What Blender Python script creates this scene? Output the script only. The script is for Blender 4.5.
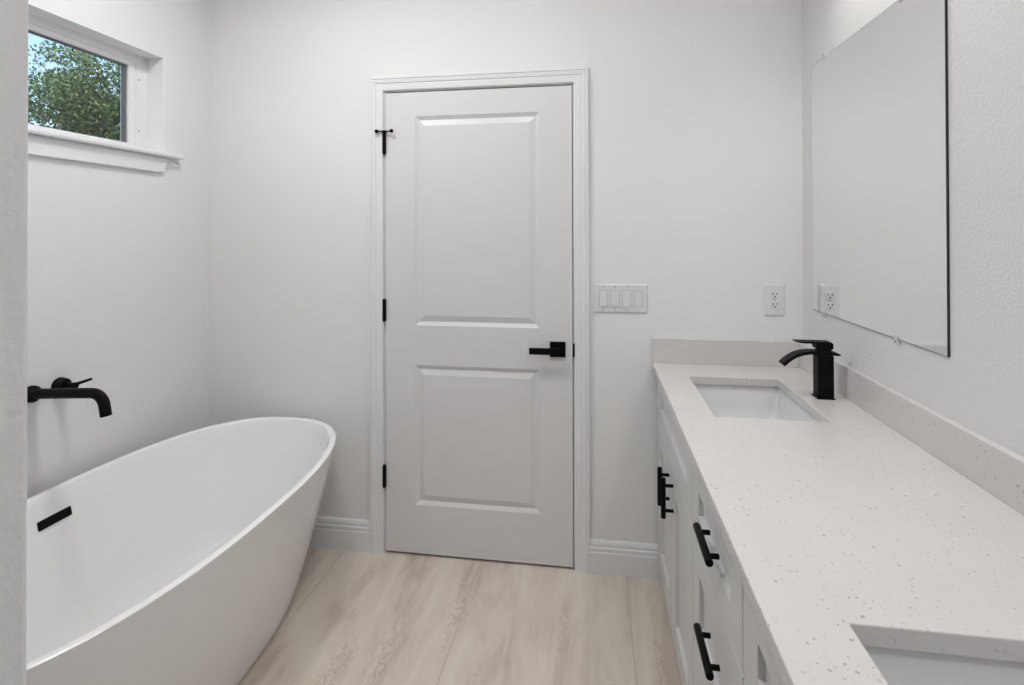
import bpy, bmesh, math, random
from mathutils import Vector, Matrix

for o in list(bpy.data.objects):
    bpy.data.objects.remove(o, do_unlink=True)
scn = bpy.context.scene
C = scn.collection
R = math.radians

# ------------------------------------------------------------------ camera
cam_d = bpy.data.cameras.new('camera')
cam = bpy.data.objects.new('camera', cam_d)
C.objects.link(cam)
cam_d.sensor_width = 36.0
cam_d.sensor_fit = 'HORIZONTAL'
cam_d.lens = 543.28 / 1024 * 36.0
cam_d.shift_y = -(342.5 - 229.40) / 1024
cam_d.clip_start = 0.02
cam.matrix_world = (Matrix.Translation((0, 0, 1.4277)) @ Matrix.Rotation(R(8.8075), 4, 'Z')
                    @ Matrix.Rotation(R(90 + 0.36), 4, 'X') @ Matrix.Rotation(R(-0.145), 4, 'Z'))
scn.camera = cam

# ------------------------------------------------------------------ colour management
scn.view_settings.view_transform = 'Standard'
scn.view_settings.look = 'None'
scn.view_settings.exposure = 0.0
scn.view_settings.gamma = 1.0
scn.view_settings.use_curve_mapping = False

# ------------------------------------------------------------------ sky and sun
world = bpy.data.worlds.new('sky')
scn.world = world
world.use_nodes = True
wn = world.node_tree
bg = wn.nodes['Background']
sky = wn.nodes.new('ShaderNodeTexSky')
sky.sky_type = 'NISHITA'
sky.sun_disc = False
sky.sun_elevation = R(48)
sky.sun_rotation = R(120)
sky.air_density = 1.0
sky.dust_density = 0.6
wn.links.new(sky.outputs[0], bg.inputs[0])
bg.inputs[1].default_value = 0.30


def lamp(name, typ, loc, energy, color=(1, 1, 1), rot=(0, 0, 0), **kw):
    d = bpy.data.lights.new(name, typ)
    d.energy = energy
    d.color = color
    for k, v in kw.items():
        setattr(d, k, v)
    o = bpy.data.objects.new(name, d)
    C.objects.link(o)
    o.location = loc
    o.rotation_euler = rot
    return o


lamp('sun', 'SUN', (3, -3, 8), 2.2, (1, 0.95, 0.87), (R(14), R(30), 0), angle=R(0.6))

# lamps of the room: (x, y, watts) of the flush ceiling lights (the last an added, unseen fill), and the two bars over the mirrors
CEIL = 2.74
CANS = [(-0.36, 1.45, 4.8), (-1.06, 1.42, 10.2), (-0.05, -0.12, 7.2)]
BAR_WATTS = 3.9
BAR_COL = (1.0, 0.965, 0.93)
LAMP_COL = (1.0, 0.99, 0.985)

# ------------------------------------------------------------------ room sizes
XL, XR = -1.8112, 0.8159
YB = 2.3234
ZC = 0.8911


# ------------------------------------------------------------------ materials
def mat(name, col, rough=0.5, metal=0.0, spec=0.5, coat=0.0):
    m = bpy.data.materials.new(name)
    m.use_nodes = True
    b = m.node_tree.nodes['Principled BSDF']
    b.inputs['Base Color'].default_value = (*col, 1)
    b.inputs['Roughness'].default_value = rough
    b.inputs['Metallic'].default_value = metal
    b.inputs['Specular IOR Level'].default_value = spec
    b.inputs['Coat Weight'].default_value = coat
    b.inputs['Coat Roughness'].default_value = 0.05
    return m


def nodes(m):
    nt = m.node_tree
    return nt, nt.nodes, nt.links, nt.nodes['Principled BSDF']


def add_bump(m, scale, strength, dist, detail=2.0, rough=0.5):
    nt, N, L, b = nodes(m)
    tc = N.new('ShaderNodeTexCoord')
    nz = N.new('ShaderNodeTexNoise')
    nz.inputs['Scale'].default_value = scale
    nz.inputs['Detail'].default_value = detail
    nz.inputs['Roughness'].default_value = rough
    bp = N.new('ShaderNodeBump')
    bp.inputs['Strength'].default_value = strength
    bp.inputs['Distance'].default_value = dist
    L.new(tc.outputs['Object'], nz.inputs['Vector'])
    L.new(nz.outputs['Fac'], bp.inputs['Height'])
    L.new(bp.outputs['Normal'], b.inputs['Normal'])
    return m


M = {}
M['wall'] = add_bump(mat('wall_paint', (0.80, 0.802, 0.807), 0.6, spec=0.25), 120, 0.14, 0.004)
M['wall_peel'] = add_bump(mat('orange_peel_wall_paint', (0.73, 0.73, 0.73), 0.6, spec=0.25), 150, 0.5, 0.004, 3)
M['wall_near'] = add_bump(mat('doorway_wall_paint', (0.80, 0.802, 0.805), 0.6, spec=0.25), 130, 0.22, 0.004, 3)
M['ceiling'] = add_bump(mat('ceiling_paint', (0.83, 0.83, 0.83), 0.7, spec=0.2), 90, 0.4, 0.004)
M['trim'] = mat('white_trim_paint', (0.80, 0.805, 0.82), 0.32, spec=0.4)
M['reveal'] = mat('daylight_lifted_white', (0.90, 0.90, 0.90), 0.4, spec=0.4)  # whiter than the trim, to put daylight into the reveal's colour
M['door'] = mat('white_door_paint', (0.72, 0.722, 0.728), 0.35, spec=0.4)
M['vinyl'] = mat('white_vinyl', (0.84, 0.84, 0.85), 0.35)
M['cabinet'] = mat('pale_grey_cabinet_paint', (0.655, 0.66, 0.655), 0.35, spec=0.4)
M['carcass'] = mat('cabinet_inside_paint', (0.60, 0.60, 0.60), 0.5)
M['black'] = mat('matte_black_metal', (0.003, 0.003, 0.003), 0.45, spec=0.10)
M['acrylic'] = mat('glossy_white_acrylic', (0.90, 0.90, 0.905), 0.08, spec=0.5, coat=0.4)
M['porcelain'] = mat('glazed_white_porcelain', (0.73, 0.74, 0.745), 0.06, spec=0.5, coat=0.4)
M['plastic'] = mat('white_plastic', (0.74, 0.74, 0.74), 0.3)
M['gap'] = mat('shadow_gap_plastic', (0.30, 0.30, 0.30), 0.6)
M['slot'] = mat('dark_slot', (0.03, 0.03, 0.03), 0.6)
M['screw'] = mat('dark_screw', (0.10, 0.10, 0.10), 0.4, 0.5)
M['gasket'] = mat('dark_grey_gasket', (0.17, 0.165, 0.17), 0.6)
M['chrome'] = mat('chrome', (0.75, 0.75, 0.76), 0.12, 1.0)
M['mirror'] = mat('silvered_glass', (0.915, 0.92, 0.925), 0.004, 1.0)
M['mirror_edge'] = mat('dark_glass_edge', (0.02, 0.022, 0.022), 0.3)
M['bark'] = add_bump(mat('tree_bark', (0.09, 0.065, 0.045), 0.9), 25, 0.8, 0.03)
M['lens'] = mat('lit_lamp_lens', (0.9, 0.9, 0.9), 0.5)
_b = M['lens'].node_tree.nodes['Principled BSDF']
_b.inputs['Emission Color'].default_value = (1, 0.97, 0.93, 1)
_b.inputs['Emission Strength'].default_value = 3.0


def clear_plastic():
    m = mat('clear_plastic', (0.80, 0.80, 0.80), 0.15)
    nodes(m)[3].inputs['Transmission Weight'].default_value = 0.15
    return m


M['clip'] = clear_plastic()


def opal_glass():
    m = bpy.data.materials.new('opal_glass')
    m.use_nodes = True
    nt = m.node_tree
    nt.nodes.remove(nt.nodes['Principled BSDF'])
    out = nt.nodes['Material Output']
    df = nt.nodes.new('ShaderNodeBsdfDiffuse')
    df.inputs[0].default_value = (0.9, 0.9, 0.9, 1)
    tl = nt.nodes.new('ShaderNodeBsdfTranslucent')
    tl.inputs[0].default_value = (0.95, 0.95, 0.95, 1)
    mx = nt.nodes.new('ShaderNodeMixShader')
    mx.inputs[0].default_value = 0.6
    nt.links.new(df.outputs[0], mx.inputs[1])
    nt.links.new(tl.outputs[0], mx.inputs[2])
    nt.links.new(mx.outputs[0], out.inputs[0])
    return m


M['opal'] = opal_glass()


def window_glass():
    m = bpy.data.materials.new('window_glass')
    m.use_nodes = True
    nt = m.node_tree
    for n in list(nt.nodes):
        nt.nodes.remove(n)
    out = nt.nodes.new('ShaderNodeOutputMaterial')
    tr = nt.nodes.new('ShaderNodeBsdfTransparent')
    tr.inputs[0].default_value = (0.95, 0.97, 0.96, 1)
    gl = nt.nodes.new('ShaderNodeBsdfGlossy')
    gl.inputs['Roughness'].default_value = 0.01
    lw = nt.nodes.new('ShaderNodeLayerWeight')
    pw = nt.nodes.new('ShaderNodeMath')
    pw.operation = 'POWER'
    pw.inputs[1].default_value = 4.0
    nt.links.new(lw.outputs['Facing'], pw.inputs[0])
    fr = nt.nodes.new('ShaderNodeMath')
    fr.operation = 'MULTIPLY_ADD'
    fr.inputs[1].default_value = 0.85
    fr.inputs[2].default_value = 0.03
    nt.links.new(pw.outputs[0], fr.inputs[0])
    mx = nt.nodes.new('ShaderNodeMixShader')
    nt.links.new(fr.outputs[0], mx.inputs[0])
    nt.links.new(tr.outputs[0], mx.inputs[1])
    nt.links.new(gl.outputs[0], mx.inputs[2])
    nt.links.new(mx.outputs[0], out.inputs[0])
    return m


M['glass'] = window_glass()


def math_node(N, L, op, a, b=None, c=None, clamp=False):
    n = N.new('ShaderNodeMath')
    n.operation = op
    n.use_clamp = clamp
    for i, v in enumerate((a, b, c)):
        if v is None:
            continue
        if isinstance(v, (int, float)):
            n.inputs[i].default_value = v
        else:
            L.new(v, n.inputs[i])
    return n.outputs[0]


def mix_col(N, L, fac, a, b):
    n = N.new('ShaderNodeMix')
    n.data_type = 'RGBA'
    for sock, v in ((n.inputs['Factor'], fac), (n.inputs[6], a), (n.inputs[7], b)):
        if isinstance(v, (int, float)):
            sock.default_value = v
        elif isinstance(v, tuple):
            sock.default_value = (*v, 1)
        else:
            L.new(v, sock)
    return n.outputs[2]


def ramp(N, L, fac, stops):
    n = N.new('ShaderNodeValToRGB')
    e = n.color_ramp.elements
    while len(e) < len(stops):
        e.new(0.5)
    for i, (p, c) in enumerate(stops):
        e[i].position = p
        e[i].color = (c, c, c, 1) if isinstance(c, (int, float)) else (*c, 1)
    L.new(fac, n.inputs[0])
    return n.outputs[0]


def quartz():
    m = mat('speckled_white_quartz', (0.8, 0.78, 0.77), 0.22, spec=0.5)
    nt, N, L, b = nodes(m)
    tc = N.new('ShaderNodeTexCoord')
    warp = N.new('ShaderNodeTexNoise')
    warp.inputs['Scale'].default_value = 130
    warp.inputs['Detail'].default_value = 2
    L.new(tc.outputs['Object'], warp.inputs['Vector'])
    va = N.new('ShaderNodeVectorMath')
    va.operation = 'MULTIPLY_ADD'
    va.inputs[1].default_value = (0.008, 0.008, 0.008)
    L.new(warp.outputs['Color'], va.inputs[0])
    L.new(tc.outputs['Object'], va.inputs[2])
    big = N.new('ShaderNodeTexNoise')
    big.inputs['Scale'].default_value = 7
    big.inputs['Detail'].default_value = 2
    L.new(tc.outputs['Object'], big.inputs['Vector'])
    col = mix_col(N, L, big.outputs['Fac'], (0.67, 0.652, 0.642), (0.615, 0.60, 0.592))
    for scale, rad, share, tint in ((95, 0.30, 0.30, (0.34, 0.31, 0.28)), (190, 0.30, 0.42, (0.42, 0.39, 0.36)),
                                    (60, 0.22, 0.16, (0.30, 0.27, 0.25)), (120, 0.34, 0.35, (0.52, 0.475, 0.44))):
        vo = N.new('ShaderNodeTexVoronoi')
        vo.inputs['Scale'].default_value = scale
        L.new(va.outputs[0], vo.inputs['Vector'])
        sep = N.new('ShaderNodeSeparateColor')
        L.new(vo.outputs['Color'], sep.inputs[0])
        keep = math_node(N, L, 'LESS_THAN', sep.outputs[0], share)
        size = math_node(N, L, 'MULTIPLY', sep.outputs[1], rad)
        inside = math_node(N, L, 'SUBTRACT', size, vo.outputs['Distance'])
        inside = math_node(N, L, 'MULTIPLY', inside, 14, clamp=True)
        f = math_node(N, L, 'MULTIPLY', inside, keep)
        f = math_node(N, L, 'MULTIPLY', f, 0.72)
        col = mix_col(N, L, f, col, tint)
    L.new(col, b.inputs['Base Color'])
    return m


M['quartz'] = quartz()


def travertine():
    m = mat('travertine_look_tile', (0.6, 0.53, 0.46), 0.38, spec=0.4)
    nt, N, L, b = nodes(m)
    tc = N.new('ShaderNodeTexCoord')
    sp = N.new('ShaderNodeSeparateXYZ')
    L.new(tc.outputs['Object'], sp.inputs[0])
    pitch = 0.622
    u = math_node(N, L, 'MULTIPLY_ADD', sp.outputs[0], 1 / pitch, (-0.120 + 10 * pitch) / pitch)
    row = math_node(N, L, 'FLOOR', u)
    fu = math_node(N, L, 'FRACT', u)
    off = math_node(N, L, 'MULTIPLY', math_node(N, L, 'MODULO', row, 2.0), -0.38 / 1.244)
    v = math_node(N, L, 'MULTIPLY_ADD', sp.outputs[1], 1 / 1.244, off)
    v = math_node(N, L, 'ADD', v, 5.0 - 1.12 / 1.244)
    fv = math_node(N, L, 'FRACT', v)
    tile = math_node(N, L, 'MULTIPLY_ADD', row, 7.31, math_node(N, L, 'MULTIPLY', math_node(N, L, 'FLOOR', v), 3.17))
    # veins run along the tile's length; every tile has its own cut
    cmb = N.new('ShaderNodeCombineXYZ')
    L.new(math_node(N, L, 'MULTIPLY_ADD', sp.outputs[0], 1.0, tile), cmb.inputs[0])
    L.new(math_node(N, L, 'MULTIPLY', sp.outputs[1], 0.16), cmb.inputs[1])
    L.new(tile, cmb.inputs[2])
    n1 = N.new('ShaderNodeTexNoise')
    n1.inputs['Scale'].default_value = 9
    n1.inputs['Detail'].default_value = 6
    n1.inputs['Roughness'].default_value = 0.62
    n1.inputs['Distortion'].default_value = 0.5
    L.new(cmb.outputs[0], n1.inputs['Vector'])
    base = ramp(N, L, n1.outputs['Fac'], [(0.34, (0.50, 0.425, 0.35)), (0.47, (0.645, 0.575, 0.50)),
                                          (0.62, (0.72, 0.66, 0.585)), (0.78, (0.665, 0.615, 0.55))])
    # pitted brown wormy marks
    cm2 = N.new('ShaderNodeCombineXYZ')
    L.new(math_node(N, L, 'ADD', sp.outputs[0], tile), cm2.inputs[0])
    L.new(math_node(N, L, 'MULTIPLY', sp.outputs[1], 0.45), cm2.inputs[1])
    n2 = N.new('ShaderNodeTexNoise')
    n2.inputs['Scale'].default_value = 34
    n2.inputs['Detail'].default_value = 5
    n2.inputs['Roughness'].default_value = 0.7
    n2.inputs['Distortion'].default_value = 1.2
    L.new(cm2.outputs[0], n2.inputs['Vector'])
    worm = ramp(N, L, n2.outputs['Fac'], [(0.455, 0.0), (0.495, 1.0), (0.505, 1.0), (0.545, 0.0)])
    n3 = N.new('ShaderNodeTexNoise')
    n3.inputs['Scale'].default_value = 8.5
    n3.inputs['Detail'].default_value = 2
    L.new(cmb.outputs[0], n3.inputs['Vector'])
    zone = ramp(N, L, n3.outputs['Fac'], [(0.53, 0.0), (0.66, 0.60)])
    f = math_node(N, L, 'MULTIPLY', worm, zone)
    col = mix_col(N, L, f, base, (0.36, 0.28, 0.22))
    # joints
    ex = math_node(N, L, 'MINIMUM', fu, math_node(N, L, 'SUBTRACT', 1.0, fu))
    ex = math_node(N, L, 'MULTIPLY', ex, pitch)
    ey = math_node(N, L, 'MINIMUM', fv, math_node(N, L, 'SUBTRACT', 1.0, fv))
    ey = math_node(N, L, 'MULTIPLY', ey, 1.244)
    e = math_node(N, L, 'MINIMUM', ex, ey)
    joint = math_node(N, L, 'LESS_THAN', e, 0.0016)
    col = mix_col(N, L, math_node(N, L, 'MULTIPLY', joint, 0.7), col, (0.42, 0.34, 0.27))
    L.new(col, b.inputs['Base Color'])
    return m


M['tile'] = travertine()


def leaf_mat():
    m = mat('leaves', (0.1, 0.2, 0.05), 0.45, spec=0.5)
    nt, N, L, b = nodes(m)
    g = N.new('ShaderNodeNewGeometry')
    col = ramp(N, L, g.outputs['Random Per Island'],
               [(0.0, (0.040, 0.085, 0.030)), (0.4, (0.10, 0.18, 0.055)), (0.75, (0.21, 0.29, 0.09)), (1.0, (0.42, 0.46, 0.22))])
    L.new(col, b.inputs['Base Color'])
    return m


M['leaf'] = leaf_mat()
M['lawn'] = add_bump(mat('lawn_grass', (0.08, 0.15, 0.04), 0.9), 60, 0.8, 0.05)


# ------------------------------------------------------------------ mesh helpers
def bm_new():
    return bmesh.new()


def box(bm, x0, x1, y0, y1, z0, z1):
    v = [bm.verts.new(p) for p in ((x0, y0, z0), (x1, y0, z0), (x1, y1, z0), (x0, y1, z0),
                                   (x0, y0, z1), (x1, y0, z1), (x1, y1, z1), (x0, y1, z1))]
    for f in ((0, 3, 2, 1), (4, 5, 6, 7), (0, 1, 5, 4), (1, 2, 6, 5), (2, 3, 7, 6), (3, 0, 4, 7)):
        bm.faces.new([v[i] for i in f])


def loft(bm, rings, cap0=True, cap1=True, closed=True):
    rv = [[bm.verts.new(p) for p in r] for r in rings]
    n = len(rv[0])
    for a, b in zip(rv, rv[1:]):
        for i in range(n if closed else n - 1):
            j = (i + 1) % n
            bm.faces.new((a[i], a[j], b[j], b[i]))
    if cap0:
        bm.faces.new(list(reversed(rv[0])))
    if cap1:
        bm.faces.new(rv[-1])


def tube(bm, pts, rad, seg=20):
    """round tube along a path; rad is one radius or one per point"""
    pts = [Vector(p) for p in pts]
    if isinstance(rad, (int, float)):
        rad = [rad] * len(pts)
    rings = []
    up = None
    for i, p in enumerate(pts):
        a = pts[max(i - 1, 0)]
        c = pts[min(i + 1, len(pts) - 1)]
        t = (c - a).normalized()
        if up is None:
            up = Vector((0, 0, 1)) if abs(t.z) < 0.9 else Vector((0, 1, 0))
        s = t.cross(up).normalized()
        up = s.cross(t).normalized()
        rings.append([p + rad[i] * (math.cos(k * 2 * math.pi / seg) * s + math.sin(k * 2 * math.pi / seg) * up)
                      for k in range(seg)])
    loft(bm, rings)


def rounded_rod(bm, p0, p1, r, seg=16, bev=0.0012):
    p0, p1 = Vector(p0), Vector(p1)
    d = (p1 - p0).normalized()
    tube(bm, [p0, p0 + d * bev * 0.3, p0 + d * bev, p1 - d * bev, p1 - d * bev * 0.3, p1],
         [r - bev, r - bev * 0.3, r, r, r - bev * 0.3, r - bev], seg)


def sphere(bm, c, r):
    bmesh.ops.create_uvsphere(bm, u_segments=16, v_segments=10, radius=r, matrix=Matrix.Translation(c))


def prism(bm, outline, axis, a0, a1):
    """outline: 2-D points in the plane across the axis (the other two axes in order), extruded from a0 to a1"""
    def p3(q, a):
        l = list(q)
        l.insert(axis, a)
        return l
    loft(bm, [[p3(q, a0) for q in outline], [p3(q, a1) for q in outline]])


def obj(name, bm, m, parent=None, smooth=False, bevel=0.0, bseg=2, angle=35):
    bmesh.ops.recalc_face_normals(bm, faces=bm.faces)
    me = bpy.data.meshes.new(name)
    bm.to_mesh(me)
    bm.free()
    me.materials.append(M[m] if isinstance(m, str) else m)
    o = bpy.data.objects.new(name, me)
    C.objects.link(o)
    if smooth:
        me.shade_smooth()
        me.set_sharp_from_angle(angle=R(angle))
    if bevel:
        b = o.modifiers.new('bevel', 'BEVEL')
        b.width = bevel
        b.segments = bseg
        b.limit_method = 'ANGLE'
        b.angle_limit = R(40)
        b.harden_normals = False
    if parent is not None:
        o.parent = parent
        o.matrix_parent_inverse = Matrix.Translation(-parent.location)
    return o


def tag(o, label, cat, group=None):
    o['label'] = label
    o['category'] = cat
    if group:
        o['group'] = group
    return o


def thing(name, label, cat, loc, group=None):
    o = bpy.data.objects.new(name, None)
    o.empty_display_size = 0.05
    C.objects.link(o)
    o.location = loc
    return tag(o, label, cat, group)


def struct(name, bm, m, label=None, **kw):
    o = obj(name, bm, m, **kw)
    o['kind'] = 'structure'
    if label:
        o['label'] = label
    return o


def panelled_face(bm, to3d, u0, u1, v0, v1, panels, rings, thick):
    """front with sunk panels. to3d(u, v, d): d is depth below the face. panels: (u0,u1,v0,v1); rings: (inset, depth)"""
    us = sorted({u0, u1, *[p[0] for p in panels], *[p[1] for p in panels]})
    vs = sorted({v0, v1, *[p[2] for p in panels], *[p[3] for p in panels]})
    cache = {}

    def V(u, v, d):
        k = (round(u, 5), round(v, 5), round(d, 5))
        if k not in cache:
            cache[k] = bm.verts.new(to3d(u, v, d))
        return cache[k]
    for i in range(len(us) - 1):
        for j in range(len(vs) - 1):
            cu, cv = (us[i] + us[i + 1]) / 2, (vs[j] + vs[j + 1]) / 2
            if any(p[0] < cu < p[1] and p[2] < cv < p[3] for p in panels):
                continue
            bm.faces.new((V(us[i], vs[j], 0), V(us[i + 1], vs[j], 0), V(us[i + 1], vs[j + 1], 0), V(us[i], vs[j + 1], 0)))
    for a0, a1, b0, b1 in panels:
        prev = [V(a0, b0, 0), V(a1, b0, 0), V(a1, b1, 0), V(a0, b1, 0)]
        for ins, d in rings:
            cur = [V(a0 + ins, b0 + ins, d), V(a1 - ins, b0 + ins, d), V(a1 - ins, b1 - ins, d), V(a0 + ins, b1 - ins, d)]
            for k in range(4):
                bm.faces.new((prev[k], prev[(k + 1) % 4], cur[(k + 1) % 4], cur[k]))
            prev = cur
        bm.faces.new(prev)
    # sides and back
    bu = [(u, v0) for u in us] + [(u1, v) for v in vs[1:]] + [(u, v1) for u in reversed(us[:-1])] + [(u0, v) for v in reversed(vs[1:-1])]
    fr = [V(u, v, 0) for u, v in bu]
    bk = [V(u, v, thick) for u, v in bu]
    n = len(bu)
    for k in range(n):
        bm.faces.new((fr[k], fr[(k + 1) % n], bk[(k + 1) % n], bk[k]))
    bm.faces.new(bk)


# ================================================================== the room shell
b = bm_new()
box(b, -2.0, 1.0, -2.3, 2.8, -0.1, 0)
struct('floor', b, 'tile')

b = bm_new()
box(b, -2.0, 1.0, -2.3, 2.8, CEIL, CEIL + 0.15)
struct('ceiling', b, 'ceiling')

# back wall with the door opening
DX0, DX1, DZ = -0.951, -0.085, 2.072
b = bm_new()
box(b, XL, DX0, YB, YB + 0.12, 0, CEIL)
box(b, DX1, XR, YB, YB + 0.12, 0, CEIL)
box(b, DX0, DX1, YB, YB + 0.12, DZ, CEIL)
struct('wall_back', b, 'wall')
# closet behind the closed door
b = bm_new()
box(b, -1.2, 0.2, 2.72, 2.78, 0, CEIL)
box(b, -1.26, -1.2, YB + 0.12, 2.78, 0, CEIL)
box(b, 0.2, 0.26, YB + 0.12, 2.78, 0, CEIL)
struct('wall_closet', b, 'wall')

# left wall with the window opening
WY0, WY1, WZ0, WZ1 = 0.96, 2.050, 1.749, 2.176
WXO = -1.96
b = bm_new()
box(b, WXO, XL, -2.3, WY0, 0, CEIL)
box(b, WXO, XL, WY1, YB + 0.12, 0, CEIL)
box(b, WXO, XL, WY0, WY1, 0, WZ0)
box(b, WXO, XL, WY0, WY1, WZ1, CEIL)
struct('wall_left', b, 'wall')

b = bm_new()
box(b, XR, XR + 0.12, -2.3, YB + 0.12, 0, CEIL)
struct('wall_right', b, 'wall_peel')

# partition in front, with the doorway the picture is taken through
PX, PY0, PY1 = -0.3967, 0.20, 0.33
b = bm_new()
box(b, XL, PX, PY0, PY1, 0, CEIL)
box(b, 0.235, XR, 0.02, 0.138, 0, CEIL)
struct('wall_front', b, 'wall_near', bevel=0.006, bseg=3)
b = bm_new()
box(b, XL, XR, -2.3, -2.2, 0, CEIL)
struct('wall_rear', b, 'wall')

# baseboards
BP = [(0, 0), (.016, 0), (.016, .092), (.0155, .0955), (.0130, .0975), (.0130, .102), (.0145, .1035), (.0140, .115), (.0095, .1185),
      (.0095, .126), (.0108, .1275), (.0085, .138), (.0040, .1462), (0, .147)]
BP = [(d, z * 0.93) for d, z in BP]


def baseboard(name, axis, a0, a1, wall, sgn, label):
    b = bm_new()
    if axis == 0:
        prism(b, [(wall + sgn * d, z) for d, z in BP], 0, a0, a1)
    else:
        prism(b, [(wall + sgn * d, z) for d, z in BP], 1, a0, a1)
    o = struct(name, b, 'trim', label)
    return o


baseboard('baseboard_back', 0, XL + .016, -1.0045, YB, -1, 'white stepped baseboard between the bathtub and the door casing')
baseboard('baseboard_back_right', 0, -0.0305, 0.266, YB, -1, 'white stepped baseboard between the door casing and the vanity')
baseboard('baseboard_left', 1, PY1 + .001, YB - .016, XL, 1, 'white stepped baseboard along the wall behind the bathtub')

# ================================================================== door
# casing: one mitred sweep
CX0, CX1, CZT = -0.943, -0.0915, 2.0655
prof = [(0, 0), (0, .009), (.003, .0115), (.026, .013), (.030, .0115), (.033, .0155), (.046, .0175), (.049, .0145), (.052, .0185), (.060, .0185), (.061, .0175), (.061, 0)]
b = bm_new()
st = []
for kind in range(4):
    ring = []
    for w, t in prof:
        if kind == 0:
            ring.append((CX0 - w, YB - t, 0))
        elif kind == 1:
            ring.append((CX0 - w, YB - t, CZT + w))
        elif kind == 2:
            ring.append((CX1 + w, YB - t, CZT + w))
        else:
            ring.append((CX1 + w, YB - t, 0))
    st.append(ring)
loft(b, st)
struct('trim_1', b, 'trim', 'white moulded casing around the closed panel door')

# jamb with stop
b = bm_new()
for x0, x1, sx in ((DX0, CX0 + .005, 1), (CX1 - .005, DX1, -1)):
    box(b, x0, x1, YB, YB + .118, 0, DZ - .003)
box(b, CX0 + .005, CX1 - .005, YB, YB + .118, CZT - .004, DZ - .003)
box(b, CX0 + .005, CX0 + .022, YB + .034, YB + .07, 0, CZT - .004)
box(b, CX1 - .022, CX1 - .005, YB + .034, YB + .07, 0, CZT - .004)
box(b, CX0 + .022, CX1 - .022, YB + .034, YB + .07, CZT - .022, CZT - .004)
struct('trim_2', b, 'trim', 'white door jamb inside the casing')

SX0, SX1, SZ0, SZ1 = -0.9345, -0.1005, 0.011, 2.0545
SY = YB - .003
b = bm_new()
panelled_face(b, lambda u, v, d: (u, SY + d, v), SX0, SX1, SZ0, SZ1,
              [(-0.795, -0.241, 1.0185, 1.947), (-0.797, -0.241, 0.225, 0.842)],
              [(.002, .0015), (.016, .0095), (.018, .0095), (.040, .0025), (.043, .0015)], .034)
door = struct('door_1', b, 'door', 'closed white two panel door with black hardware')


def part(name, bm, m, parent, label=None, **kw):
    o = obj(name, bm, m, parent, **kw)
    if label:
        o['label'] = label
    return o


for i, (z0, z1) in enumerate(((1.783, 1.876), (1.037, 1.131), (0.297, 0.392))):
    b = bm_new()
    hx, hy, r = -0.9365, SY - .0085, .0078
    n = 5
    for k in range(n):
        a, c = z0 + (z1 - z0) * k / n, z0 + (z1 - z0) * (k + 1) / n
        rounded_rod(b, (hx, hy, a + .0003), (hx, hy, c - .0003), r, 16, .0008)
    rounded_rod(b, (hx, hy, z0 - .004), (hx, hy, z1 + .004), r * .6, 12)
    box(b, hx - .002, hx + .0065, hy + .002, SY + .001, z0, z1)
    h = part('hinge', b, 'black', door, 'black door hinge', smooth=True)
    if i == 0:
        b = bm_new()
        zc = 1.8815
        rounded_rod(b, (hx, hy, zc - .006), (hx, hy, zc + .005), .0105, 16)
        rounded_rod(b, (hx, hy - .002, zc), (-0.964, SY - .022, zc + .001), .0032, 12)
        rounded_rod(b, (hx, hy - .002, zc), (-0.900, SY - .022, zc - .001), .0032, 12)
        for cx in (-0.966, -0.897):
            rounded_rod(b, (cx, SY - .028, zc), (cx, SY - .016, zc), .0085, 16, .003)
        part('hinge_stop', b, 'black', h, 'black hinge pin door stop with two bumpers', smooth=True)

# lever
b = bm_new()
box(b, -0.1965, -0.1305, SY - .009, SY, .899, .9635)
rose = part('rose', b, 'black', door, 'black square door rose', bevel=.0012)
b = bm_new()
rounded_rod(b, (-.1635, SY - .009, .9305), (-.1635, SY - .046, .9305), .0115, 20)
pr = [(-.281, SY - .050), (-.281, SY - .041), (-.176, SY - .039), (-.150, SY - .039), (-.150, SY - .052), (-.176, SY - .052)]
prism(b, pr, 2, .916, .9430)
part('lever', b, 'black', rose, 'black flat lever door handle', bevel=.001)
b = bm_new()
box(b, -0.0995, -0.0920, YB - .0120, YB - .002, .902, .958)
part('strike_plate', b, 'black', door, 'black latch plate on the jamb', bevel=.0015)

# ================================================================== window
wx = -1.889
b = bm_new()
# outer frame, set back in the opening
fy1 = WY1 - .058
box(b, wx - .06, wx, fy1, WY1, WZ0 + .021, WZ1)
box(b, wx - .06, wx, WY0, WY0 + .058, WZ0 + .021, WZ1)
box(b, wx - .06, wx, WY0 + .058, fy1, WZ1 - .034, WZ1)
box(b, wx - .06, wx, WY0 + .058, fy1, WZ0 + .021, WZ0 + .034)
win = struct('window_1', b, 'vinyl', 'small high window above the bathtub', bevel=.002)
b = bm_new()
gy0, gy1, gz0, gz1 = WY0 + .095, 1.957, 1.800, 2.121
x1 = wx - .003
box(b, x1 - .04, x1, gy1, fy1, WZ0 + .034, WZ1 - .034)
box(b, x1 - .04, x1, WY0 + .058, gy0, WZ0 + .034, WZ1 - .034)
box(b, x1 - .04, x1, gy0, gy1, gz1, WZ1 - .034)
box(b, x1 - .04, x1, gy0, gy1, WZ0 + .034, gz0)
part('sash', b, 'vinyl', win, bevel=.002)
b = bm_new()
g = .013
xg = x1 - .010
box(b, xg - .012, xg, gy1 - g, gy1, gz0, gz1)
box(b, xg - .012, xg, gy0, gy0 + g, gz0, gz1)
box(b, xg - .012, xg, gy0 + g, gy1 - g, gz1 - .006, gz1)
box(b, xg - .012, xg, gy0 + g, gy1 - g, gz0, gz0 + .003)
part('gasket', b, 'gasket', win, 'dark glazing gasket')
b = bm_new()
box(b, xg - .016, xg - .012, gy0, gy1, gz0, gz1)
part('pane', b, 'glass', win, 'clear window pane')
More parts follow.
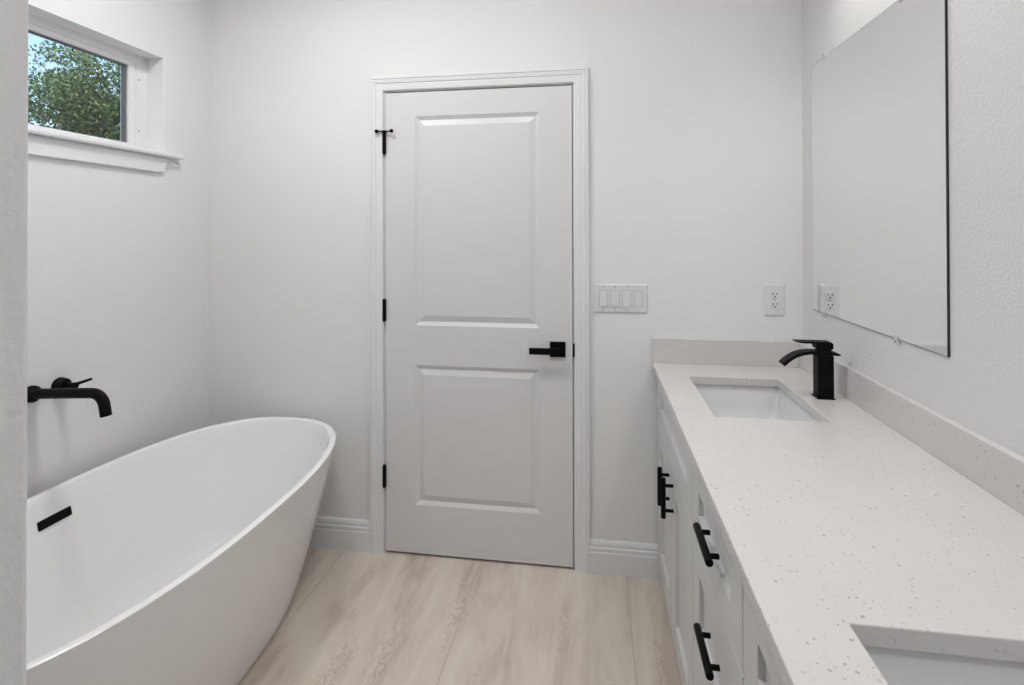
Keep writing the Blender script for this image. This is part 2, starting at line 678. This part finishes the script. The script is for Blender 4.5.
for z in (2.071, 1.857):
    b = bm_new()
    rounded_rod(b, (wx - .002, 2.004, z), (wx + .001, 2.004, z), .0028, 12, .0005)
    part('screw', b, 'screw', win, 'small dark screw head')
# added liner in the opening, its whiter colour standing in for daylight
b = bm_new()
lx0, lx1 = wx + .0005, XL - .0005
box(b, lx0, lx1, WY1 - .004, WY1 + .001, WZ0 + .0212, WZ1 - .004)
box(b, lx0, lx1, WY0 - .001, WY0 + .004, WZ0 + .0212, WZ1 - .004)
box(b, lx0, lx1, WY0 - .001, WY1 + .001, WZ1 - .004, WZ1 + .001)
struct('added_liner', b, 'reveal', 'added liner of the window opening, coloured whiter to look daylit')
# stool and apron
b = bm_new()
pr = [(wx, 1.749), (XL + .030, 1.749), (XL + .036, 1.752), (XL + .038, 1.759), (XL + .036, 1.767), (XL + .030, 1.770), (wx, 1.770)]
prism(b, pr, 1, WY0 + .001, WY1 - .001)
pr2 = [(XL + .0005, 1.749), (XL + .030, 1.749), (XL + .036, 1.752), (XL + .038, 1.759), (XL + .036, 1.767), (XL + .030, 1.770), (XL + .0005, 1.770)]
prism(b, pr2, 1, WY1 - .001, 2.118)
prism(b, pr2, 1, WY0 - .075, WY0 + .001)
struct('trim_3', b, 'trim', 'white window sill with rounded nose')
b = bm_new()
pr = [(WY0 - .03, 1.7485), (WY0 - .005, 1.684), (2.034, 1.684), (2.060, 1.7485)]
loft(b, [[(XL, y, z) for y, z in pr], [(XL + .013, y, z) for y, z in pr], [(XL + .015, y + (0.002 if y < 1 else -.002), min(max(z, 1.6855), 1.747)) for y, z in pr]])
struct('trim_4', b, 'trim', 'white apron board under the window sill')

# ================================================================== bathtub
TX, TY, TZ = -1.360, 1.503, 0.600
NEXP = 2.5


def super_ring(a, bb, z, n=NEXP, K=128):
    out = []
    for k in range(K):
        t = 2 * math.pi * k / K
        c, s = math.cos(t), math.sin(t)
        out.append((TX + math.copysign(abs(c) ** (2 / n), c) * a, TY + math.copysign(abs(s) ** (2 / n), s) * bb, z))
    return out


def lerp(a, c, t):
    return a + (c - a) * t


def outer_size(z):
    t = z / TZ
    g = t ** 0.88
    return lerp(.238, .404, g), lerp(.615, .773, t ** 0.62)


prof = []
for z in (0.0, .003, .008):
    a, bb = outer_size(z)
    k = {0.0: .004, .003: .001, .008: 0}[z]
    prof.append((a - k, bb - k, z))
for k in range(1, 24):
    z = .008 + (TZ - .006 - .008) * k / 23
    prof.append((*outer_size(z), z))
A, B = .404, .773
prof += [(A - .0008, B - .0008, TZ - .0025), (A - .0035, B - .0035, TZ - .0003), (A - .007, B - .007, TZ), (A - .019, B - .019, TZ), (A - .0225, B - .0225, TZ - .001), (A - .025, B - .025, TZ - .005)]
# inside, from the rim down to the floor of the tub


def inner_size(z):
    t = (z - .115) / (TZ - .005 - .115)
    g = t ** 0.8
    return lerp(.262, A - .025, g), lerp(.60, B - .025, g)


for k in range(1, 15):
    z = TZ - .005 - (TZ - .005 - .20) * k / 14
    prof.append((*inner_size(z), z))
a0, b0 = inner_size(.20)
for k in range(1, 9):
    th = k / 8 * math.pi / 2
    prof.append((a0 - .025 * math.sin(th) - .055 * (1 - math.cos(th)), b0 - .03 * math.sin(th) - .07 * (1 - math.cos(th)), .20 - .085 * math.sin(th)))
al, bl, zl = prof[-1]
for s in (.8, .55, .3, .12):
    prof.append((al * s, bl * s, zl - .004 * (1 - s)))
b = bm_new()
loft(b, [super_ring(*p) for p in prof])
tub_body = bm_new
tub = thing('bathtub', 'glossy white freestanding oval bathtub standing under the window', 'bathtub', (TX, TY, 0))
obj('shell', b, 'acrylic', tub, smooth=True, angle=50)
# overflow slot cover lying on the inner wall
zo, yo = .514, 1.505
ai, bi = inner_size(zo)


def inner_x(y, z):
    a, c = inner_size(z)
    return TX - a * (1 - abs((y - TY) / c) ** NEXP) ** (1 / NEXP)


b = bm_new()
q = [(yo - .054, zo - .0135), (yo + .054, zo - .0135), (yo + .054, zo + .0135), (yo - .054, zo + .0135)]
loft(b, [[(inner_x(y, z) - .004, y, z) for y, z in q], [(inner_x(y, z) + .0045, y, z) for y, z in q]])
part('overflow_cover', b, 'black', tub, 'black rectangular overflow slot', bevel=.0012)
b = bm_new()
rounded_rod(b, (TX, TY, zl - .006), (TX, TY, zl + .003), .032, 28, .002)
part('drain', b, 'black', tub, 'black round drain', smooth=True)

# ================================================================== tub spout and valve on the wall
sy, sz = 1.502, .910
t = thing('tub_spout', 'matte black spout curving out of the wall over the bathtub', 'faucet', (XL, sy, sz))
b = bm_new()
tube(b, [(XL, sy, sz), (XL + .010, sy, sz), (XL + .014, sy, sz), (XL + .020, sy, sz + .0005), (XL + .025, sy, sz + .001)], [.0270, .0270, .0265, .0215, .0165], 28)
part('wall_flange', b, 'black', t, smooth=True)
pts = [(XL + .012, sy, sz + .001), (XL + .10, sy, sz + .006), (XL + .19, sy, sz + .011)]
cx, cz, rr = -1.581, sz + .0125 - .045, .045
for k in range(0, 9):
    a = R(90 - k * 80 / 8)
    pts.append((cx + rr * math.cos(a), sy, cz + rr * math.sin(a)))
e = Vector(pts[-1])
a = R(10)
d = Vector((math.sin(a), 0, -math.cos(a)))
pts += [tuple(e + d * .012), tuple(e + d * .033)]
b = bm_new()
tube(b, pts, .0162, 24)
part('spout', b, 'black', t, smooth=True)

vy, vz = 1.597, .910
t = thing('tub_valve', 'matte black single lever mixer handle on the wall behind the tub spout', 'faucet handle', (XL, vy, vz))
b = bm_new()
tube(b, [(XL, vy, vz), (XL + .006, vy, vz), (XL + .009, vy, vz)], [.0285, .0285, .026], 28)
part('wall_flange', b, 'black', t, smooth=True)
b = bm_new()
tube(b, [(XL + .008, vy, vz), (XL + .012, vy, vz), (XL + .022, vy, vz), (XL + .028, vy, vz)], [.025, .0265, .0265, .021], 28)
tube(b, [(XL + .026, vy, vz + .003), (XL + .070, vy, vz + .004), (XL + .073, vy, vz + .004)], [.0088, .0088, .006], 20)
hub = part('hub', b, 'black', t, smooth=True)
b = bm_new()
tube(b, [(XL + .050, vy, vz + .006), (XL + .072, vy, vz + .0105), (XL + .126, vy, vz + .028), (XL + .128, vy, vz + .0285)], [.0065, .0055, .0042, .003], 14)
part('lever', b, 'black', hub, smooth=True)

# ================================================================== vanity cabinets
FX = .247            # face of doors and drawers
CXF = FX + .019      # face of the carcass
CXB = XR - .0005


def shaker(y0, y1, z0, z1, stile, rail):
    b = bm_new()
    # u runs towards the camera so that the face looks at -X
    us0, us1 = -y1, -y0
    panelled_face(b, lambda u, v, d: (FX + d, -u, v), us0, us1, z0, z1, [], [], .019) if stile is None else \
        panelled_face(b, lambda u, v, d: (FX + d, -u, v), us0, us1, z0, z1,
                      [(us0 + stile, us1 - stile, z0 + rail, z1 - rail)], [(.0005, .0118)], .0188)
    return b


def pull(center, axis, length, barx, parent):
    b = bm_new()
    c = Vector(center)
    d = Vector((0, 1, 0)) if axis == 'y' else Vector((0, 0, 1))
    p = Vector((barx, c.y, c.z))
    rounded_rod(b, p - d * length / 2, p + d * length / 2, .0082, 18, .003)
    for s in (-1, 1):
        q = p + d * s * length * .31
        rounded_rod(b, q, (FX - .0002, q.y, q.z), .0056, 14)
    part('pull', b, 'black', parent, 'black bar pull', smooth=True)


ZB, ZCT = .072, ZC - .030


def carcass(y0, y1):
    b = bm_new()
    box(b, CXF, CXB, y0, y0 + .016, ZB, ZCT)
    box(b, CXF, CXB, y1 - .016, y1, ZB, ZCT)
    box(b, CXF, CXB, y0 + .016, y1 - .016, ZB, ZB + .016)
    box(b, CXB - .008, CXB, y0 + .016, y1 - .016, ZB + .016, ZCT)
    # face frame
    box(b, CXF, CXF + .018, y0 + .016, y1 - .016, ZCT - .045, ZCT)
    box(b, CXF, CXF + .018, y0 + .016, y1 - .016, .640, .685)
    # toe board
    box(b, CXF + .06, CXF + .075, y0, y1, 0, ZB)
    return b


ZT0, ZT1 = .6655, .849       # top row of fronts
ZD0, ZD1 = .077, .6595       # doors


def sink_cabinet(y0, y1, label, flip):
    t = thing('sink_cabinet', label, 'cabinet', ((CXF + CXB) / 2, (y0 + y1) / 2, 0), 'sink base cabinets of the vanity')
    obj('carcass', carcass(y0, y1), 'cabinet', t)
    obj('false_front', shaker(y0 + .003, y1 - .003, ZT0, ZT1, .085, .063), 'cabinet', t, bevel=.0012)
    ym = (y0 + y1) / 2
    for a, c, py, pz in ((ym + .002, y1 - .003, ym + .052, .5465), (y0 + .003, ym - .002, ym - .048, .5545)):
        dd = obj('door', shaker(a, c, ZD0, ZD1, .085, .085), 'cabinet', t, bevel=.0012)
        pull((0, py, pz), 'z', .132, .215, dd)
    return t


YA, YBAY = 1.485, 0.990
sink_cabinet(YA, YB - .018, 'pale grey sink cabinet with two shaker doors next to the back wall', False)
sink_cabinet(.150, YBAY, 'pale grey sink cabinet nearest the camera at the bottom edge of the photo', True)
y0, y1 = YBAY, YA
t = thing('drawer_cabinet', 'pale grey shaker drawer stack with black bar pulls between the two sink cabinets', 'cabinet',
          ((CXF + CXB) / 2, (y0 + y1) / 2, 0))
obj('carcass', carcass(y0 + .0005, y1 - .0005), 'cabinet', t)
for z0, z1, pz in ((ZT0, ZT1, .763), (.374, ZD1, .536), (ZD0, .368, .263)):
    dr = obj('drawer', shaker(y0 + .003, y1 - .003, z0, z1, .085, .063 if z0 > .6 else .078), 'cabinet', t, bevel=.0012)
    pull((0, 1.214, pz), 'y', .146, .2225, dr)

# ================================================================== countertop with two sink openings
SXA, SXB = .3417, .6548
SINKS = ((1.6569, 2.1122), (.357, .8104))
b = bm_new()
xs = [.2297, SXA, SXB, XR - .0005]
ys = [.141, SINKS[1][0], SINKS[1][1], SINKS[0][0], SINKS[0][1], YB - .0005]
zt, zb = ZC, ZC - .030
vt = {}


def cv(i, j, z):
    k = (i, j, z)
    if k not in vt:
        vt[k] = b.verts.new((xs[i], ys[j], z))
    return vt[k]


holes = {(1, 1), (1, 3)}
for i in range(3):
    for j in range(5):
        if (i, j) in holes:
            for (p, q2) in (((i, j), (i + 1, j)), ((i + 1, j), (i + 1, j + 1)), ((i + 1, j + 1), (i, j + 1)), ((i, j + 1), (i, j))):
                b.faces.new((cv(*p, zt), cv(*q2, zt), cv(*q2, zb), cv(*p, zb)))
            continue
        for z in (zt, zb):
            b.faces.new((cv(i, j, z), cv(i + 1, j, z), cv(i + 1, j + 1, z), cv(i, j + 1, z)))
edge = [(i, 0) for i in range(4)] + [(3, j) for j in range(1, 6)] + [(i, 5) for i in (2, 1, 0)] + [(0, j) for j in (4, 3, 2, 1)]
for k in range(len(edge)):
    p, q2 = edge[k], edge[(k + 1) % len(edge)]
    b.faces.new((cv(*p, zt), cv(*q2, zt), cv(*q2, zb), cv(*p, zb)))
top = obj('countertop', b, 'quartz', bevel=.0025, bseg=2)
tag(top, 'long white speckled quartz countertop across the vanity cabinets', 'countertop')
b = bm_new()
box(b, XR - .0205, XR - .0005, .141, YB - .0005, ZC + .0002, .992)
tag(obj('backsplash', b, 'quartz', bevel=.0015), 'long speckled quartz backsplash along the wall under the mirror', 'backsplash')
b = bm_new()
box(b, .2297, XR - .0208, YB - .0205, YB - .0005, ZC + .0002, .992)
tag(obj('backsplash', b, 'quartz', bevel=.0015), 'short speckled quartz backsplash on the back wall below the outlet', 'backsplash')


# ================================================================== undermount sinks
def rrect(x0, x1, y0, y1, r, z, n=7):
    out = []
    for cx, cy, a0 in ((x1 - r, y1 - r, 0), (x0 + r, y1 - r, 90), (x0 + r, y0 + r, 180), (x1 - r, y0 + r, 270)):
        for k in range(n):
            a = R(a0 + 90 * k / (n - 1))
            out.append((cx + r * math.cos(a), cy + r * math.sin(a), z))
    return out


def sink(y0, y1, label):
    x0, x1 = SXA - .012, SXB + .012
    y0, y1 = y0 - .012, y1 + .012
    zt = ZC - .0305
    t = thing('sink_basin', label, 'sink', ((x0 + x1) / 2, (y0 + y1) / 2, zt - .15), 'rectangular undermount sinks')
    b = bm_new()
    rings = []

    def ring(ins, z, r):
        rings.append(rrect(x0 + ins, x1 - ins, y0 + ins, y1 - ins, r, z))
    ring(.030, zt - .150, .03)
    ring(.004, zt - .12, .03)
    ring(-.012, zt - .02, .02)
    ring(-.022, zt - .014, .014)
    ring(-.022, zt, .014)
    ring(0, zt, .012)
    ring(.002, zt - .004, .012)
    ring(.012, zt - .075, .02)
    ring(.018, zt - .10, .026)
    ring(.028, zt - .117, .034)
    ring(.046, zt - .127, .04)
    ring(.09, zt - .132, .045)
    ring(.135, zt - .135, .02)
    loft(b, rings)
    obj('bowl', b, 'porcelain', t, smooth=True, angle=50)
    b = bm_new()
    cx, cy = (x0 + x1) / 2, (y0 + y1) / 2
    rounded_rod(b, (cx, cy, zt - .138), (cx, cy, zt - .1305), .024, 24, .002)
    part('drain', b, 'black', t, 'black round sink drain', smooth=True)


sink(*SINKS[0], 'white rectangular undermount sink in front of the black faucet')
sink(*SINKS[1], 'white rectangular undermount sink cut off at the bottom right corner')

# ================================================================== vanity faucet
fx0, fx1, fy0, fy1 = .703, .7500, 1.877, 1.923
fym = (fy0 + fy1) / 2
t = thing('vanity_faucet', 'matte black waterfall faucet standing behind the far sink', 'faucet', ((fx0 + fx1) / 2, fym, ZC))
b = bm_new()
box(b, fx0 - .003, fx1 + .003, fy0 - .003, fy1 + .003, ZC, ZC + .005)
part('base_plate', b, 'black', t, bevel=.0012)
b = bm_new()
box(b, fx0, fx1 + .0015, fy0, fy1, ZC + .005, 1.031)
part('body', b, 'black', t, bevel=.0045, bseg=3)
# curved spout plate: centre line in x, z
cl = [(.772, 1.0330), (.762, 1.0350), (.752, 1.0365), (.725, 1.0385), (.700, 1.0385), (.680, 1.0377), (.660, 1.0345), (.643, 1.0285), (.628, 1.0200), (.614, 1.0095), (.600, .9955)]
th = .0052
b = bm_new()
rings = []
for i, (x, z) in enumerate(cl):
    a = Vector(cl[max(i - 1, 0)])
    c = Vector(cl[min(i + 1, len(cl) - 1)])
    d = (c - a).normalized()
    nrm = Vector((-d.y, d.x))
    h = th * (.35 if i == 0 else .8 if i == 1 else 1)
    p0, p1 = Vector((x, z)) + nrm * h, Vector((x, z)) - nrm * h
    rings.append([(p0.x, fy0 + .001, p0.y), (p0.x, fy1 - .001, p0.y), (p1.x, fy1 - .001, p1.y), (p1.x, fy0 + .001, p1.y)])
loft(b, rings)
part('spout', b, 'black', t, bevel=.0008)
b = bm_new()
box(b, .708, .747, fym - .016, fym + .016, 1.040, 1.052)
neck = part('neck', b, 'black', t, bevel=.002)
b = bm_new()
pr = [(.7510, 1.053), (.7510, 1.068), (.744, 1.0735), (.640, 1.0738), (.637, 1.0720), (.656, 1.0680), (.699, 1.0672), (.700, 1.064), (.700, 1.053), (.704, 1.0495), (.747, 1.0495)]
prism(b, pr, 1, fy0 + .004, fy1 - .004)
part('lever', b, 'black', t, bevel=.001)

# ================================================================== mirror
my0, my1, mz0, mz1 = 1.4108, 2.2092, 1.135, 2.055
mx = XR - .0066
t = thing('wall_mirror', 'large frameless mirror fixed with clips on the wall above the countertop', 'mirror', (XR, (my0 + my1) / 2, mz0))
b = bm_new()
box(b, mx + .0006, mx + .006, my0, my1, mz0, mz1)
part('back_glass', b, 'mirror_edge', t, 'dark cut edge of the mirror')
b = bm_new()
q = .0012
v = [b.verts.new((mx + .0005, y, z)) for y, z in ((my0 + q, mz0 + q), (my1 - q, mz0 + q), (my1 - q, mz1 - q), (my0 + q, mz1 - q))]
v2 = [b.verts.new((mx + .0007, y, z)) for y, z in ((my0 + q, mz0 + q), (my1 - q, mz0 + q), (my1 - q, mz1 - q), (my0 + q, mz1 - q))]
b.faces.new(v)
b.faces.new(list(reversed(v2)))
for k in range(4):
    b.faces.new((v[k], v[(k + 1) % 4], v2[(k + 1) % 4], v2[k]))
part('silvered_face', b, 'mirror', t)
for y, up in ((2.105, False), (1.627, False), (2.085, True), (1.600, True)):
    b = bm_new()
    s = 1 if up else -1
    z = mz1 if up else mz0
    lo, hi = sorted((z - s * .008, z + s * .012))
    box(b, mx - .0035, mx - .0002, y - .007, y + .007, lo, hi)
    lo, hi = sorted((z + s * .0008, z + s * .012))
    box(b, mx - .0002, XR - .0003, y - .007, y + .007, lo, hi)
    c = part('mirror_clip', b, 'clip', t, 'small clear mirror clip', bevel=.0008)
    b = bm_new()
    rounded_rod(b, (mx - .005, y, z + s * .006), (mx - .0034, y, z + s * .006), .0028, 12, .0005)
    part('screw', b, 'screw', c, 'small screw of the clip')

# ================================================================== switch plate and outlet
py = YB - .0002
sx0, sx1, sz0, sz1 = -.009, .2105, 1.092, 1.2115
b = bm_new()
xs4 = [sx0 + .0268 + .0475 * k + .0115 for k in range(4)]


def plate_rings(x0, x1, z0, z1):
    def r(ins, d):
        return [(x0 + ins, py - d, z0 + ins), (x1 - ins, py - d, z0 + ins), (x1 - ins, py - d, z1 - ins), (x0 + ins, py - d, z1 - ins)]
    return [r(0, 0), r(0, .002), r(.0015, .0045), r(.005, .006)]


loft(b, plate_rings(sx0, sx1, sz0, sz1))
t = thing('light_switch', 'white four gang rocker switch plate on the wall right of the door', 'switch', ((sx0 + sx1) / 2, py, sz0))
obj('plate', b, 'plastic', t)
zc = (sz0 + sz1) / 2
for k, xc in enumerate(xs4):
    b = bm_new()
    w, h = .0165, .0335
    box(b, xc - w - .0014, xc + w + .0014, py - .0063, py - .0055, zc - h - .0014, zc + h + .0014)
    bez = part('rocker_well', b, 'gap', t)
    b = bm_new()
    top_d, bot_d = (.0080, .0105) if k < 3 else (.0100, .0085)
    f = [(xc - w, py - bot_d, zc - h), (xc + w, py - bot_d, zc - h), (xc + w, py - .0088, zc), (xc + w, py - top_d, zc + h), (xc - w, py - top_d, zc + h), (xc - w, py - .0088, zc)]
    lo = [(x, py - .0064, z) for x, _, z in f]
    fv = [b.verts.new(p) for p in f]
    lv = [b.verts.new(p) for p in lo]
    b.faces.new((fv[0], fv[1], fv[2], fv[5]))
    b.faces.new((fv[5], fv[2], fv[3], fv[4]))
    b.faces.new(lv)
    for i in range(6):
        b.faces.new((fv[i], fv[(i + 1) % 6], lv[(i + 1) % 6], lv[i]))
    part('rocker', b, 'plastic', t)
    for s in (-1, 1):
        b = bm_new()
        rounded_rod(b, (xc, py - .0055, zc + s * .0485), (xc, py - .0068, zc + s * .0485), .0026, 12, .0004)
        part('screw', b, 'chrome', t, 'small plate screw')

ox0, ox1, oz0, oz1 = .6680, .7450, 1.092, 1.2185
t = thing('wall_outlet', 'white duplex outlet on the back wall above the short backsplash', 'outlet', ((ox0 + ox1) / 2, py, oz0))
b = bm_new()
loft(b, plate_rings(ox0, ox1, oz0, oz1))
obj('plate', b, 'plastic', t)
oc = (ox0 + ox1) / 2
ocz = (oz0 + oz1) / 2
for s in (1, -1):
    b = bm_new()
    zc = ocz + s * .0205
    ring = []
    for k in range(32):
        a = 2 * math.pi * k / 32
        ring.append((oc + .0175 * math.cos(a), max(-.0145, min(.0145, .0175 * math.sin(a)))))
    loft(b, [[(x, py - .0058, zc + z) for x, z in ring], [(x, py - .0080, zc + z) for x, z in ring],
             [(oc + (x - oc) * .96, py - .0086, zc + z * .96) for x, z in ring]])
    rec = part('receptacle', b, 'plastic', t)
    b = bm_new()
    box(b, oc - .0086, oc - .0052, py - .0088, py - .0060, zc - .0003, zc + .0100)
    box(b, oc + .0055, oc + .0085, py - .0088, py - .0060, zc + .0015, zc + .0090)
    rounded_rod(b, (oc, py - .0060, zc - .0072), (oc, py - .0088, zc - .0072), .0032, 14, .0002)
    part('slots', b, 'slot', rec, 'dark plug slots')
b = bm_new()
rounded_rod(b, (oc, py - .0055, ocz), (oc, py - .0070, ocz), .0026, 12, .0004)
part('screw', b, 'chrome', t, 'small plate screw')


# ================================================================== lamps
def can_light(x, y, watts, label):
    t = thing('ceiling_light', label, 'ceiling light', (x, y, CEIL), 'flush ceiling lights')
    b = bm_new()
    tube(b, [(x, y, CEIL + .0005), (x, y, CEIL - .004), (x, y, CEIL - .006)], [.195, .195, .188], 48)
    part('trim_ring', b, 'plastic', t, smooth=True)
    b = bm_new()
    tube(b, [(x, y, CEIL - .0058), (x, y, CEIL - .009)], [.175, .172], 48)
    part('lens', b, 'lens', t)
    lamp('ceiling_light_lamp', 'AREA', (x, y, CEIL - .012), watts, LAMP_COL, (0, 0, 0), shape='DISK', size=.34)


can_light(*CANS[0], 'round flush ceiling light over the middle of the bathroom floor')
can_light(*CANS[1], 'round flush ceiling light over the bathtub')
can_light(*CANS[2], 'unseen round fill light added on the ceiling behind the doorway')


def vanity_light(yc, label):
    lx = XR - .090
    t = thing('vanity_light', label, 'wall light', (XR, yc, 2.50), 'three lamp bars above the vanity')
    b = bm_new()
    box(b, XR - .020, XR - .0005, yc - .28, yc + .28, 2.525, 2.575)
    part('back_plate', b, 'black', t, bevel=.003)
    for k in (-1, 0, 1):
        y = yc + k * .20
        b = bm_new()
        tube(b, [(XR - .018, y, 2.55), (lx, y, 2.55), (lx + .0001, y, 2.54)], [.007, .007, .007], 12)
        part('arm', b, 'black', t, smooth=True)
        b = bm_new()
        o_, i_ = [], []
        zs = [(2.525, .024), (2.515, .036), (2.49, .046), (2.45, .053), (2.402, .057)]
        n = 28

        def cr(r, z):
            return [(lx + r * math.cos(2 * math.pi * j / n), y + r * math.sin(2 * math.pi * j / n), z) for j in range(n)]
        loft(b, [cr(r, z) for z, r in zs] + [cr(r - .003, z) for z, r in reversed(zs)], True, True)
        part('shade', b, 'opal', t, smooth=True)
        lamp('vanity_light_bulb', 'POINT', (lx, y, 2.455), BAR_WATTS, BAR_COL, shadow_soft_size=.022)


vanity_light(1.60, 'three lamp bar above the large mirror')
vanity_light(.59, 'three lamp bar above the near sink')

# ================================================================== outside the window
b = bm_new()
box(b, -30, -2.0, -12, 30, -.35, -.25)
lawn = struct('ground', b, 'lawn', 'grass outside the house')

rng = random.Random(4)
TC = Vector((-8.3, 8.9, 3.1))
tree = thing('tree', 'leafy green tree outside the window', 'tree', (TC.x, TC.y, -.25))
b = bm_new()
tube(b, [(TC.x, TC.y, -.3), (TC.x + .05, TC.y, .8), (TC.x - .05, TC.y + .05, 2.0), (TC.x, TC.y, 3.1)], [.2, .16, .13, .07], 12)
tips = []
for k in range(60):
    u = rng.uniform(-1, 1)
    a = rng.uniform(0, 2 * math.pi)
    rr = math.sqrt(1 - u * u)
    d = Vector((rr * math.cos(a), rr * math.sin(a), u * .85))
    tip = TC + Vector((d.x * 2.1, d.y * 2.1, d.z * 1.7)) * rng.uniform(.75, 1.0)
    st = Vector((TC.x, TC.y, rng.uniform(1.4, 3.2)))
    mid = st.lerp(tip, .5) + Vector((rng.uniform(-.2, .2), rng.uniform(-.2, .2), rng.uniform(0, .3)))
    tube(b, [st, mid, tip], [.035, .02, .006], 7)
    tips += [tip, mid.lerp(tip, .5), mid]
part('trunk', b, 'bark', tree, smooth=True)
b = bm_new()


def leaf(bm, p, L, W):
    ax = Vector((rng.gauss(0, 1), rng.gauss(0, 1), rng.gauss(0, 1) - .5)).normalized()
    sd = ax.cross(Vector((rng.gauss(0, 1), rng.gauss(0, 1), rng.gauss(0, 1)))).normalized()
    up = ax.cross(sd)
    v = [bm.verts.new(p), bm.verts.new(p + ax * L * .4 + sd * W + up * W * .3), bm.verts.new(p + ax * L), bm.verts.new(p + ax * L * .4 - sd * W + up * W * .3)]
    bm.faces.new((v[0], v[1], v[2]))
    bm.faces.new((v[0], v[2], v[3]))


for k in range(620):
    c = rng.choice(tips) + Vector((rng.gauss(0, .30), rng.gauss(0, .30), rng.gauss(0, .26)))
    for j in range(95):
        p = c + Vector((rng.gauss(0, .125), rng.gauss(0, .125), rng.gauss(0, .085)))
        leaf(b, p, rng.uniform(.05, .095), rng.uniform(.014, .024))
part('foliage', b, 'leaf', tree)
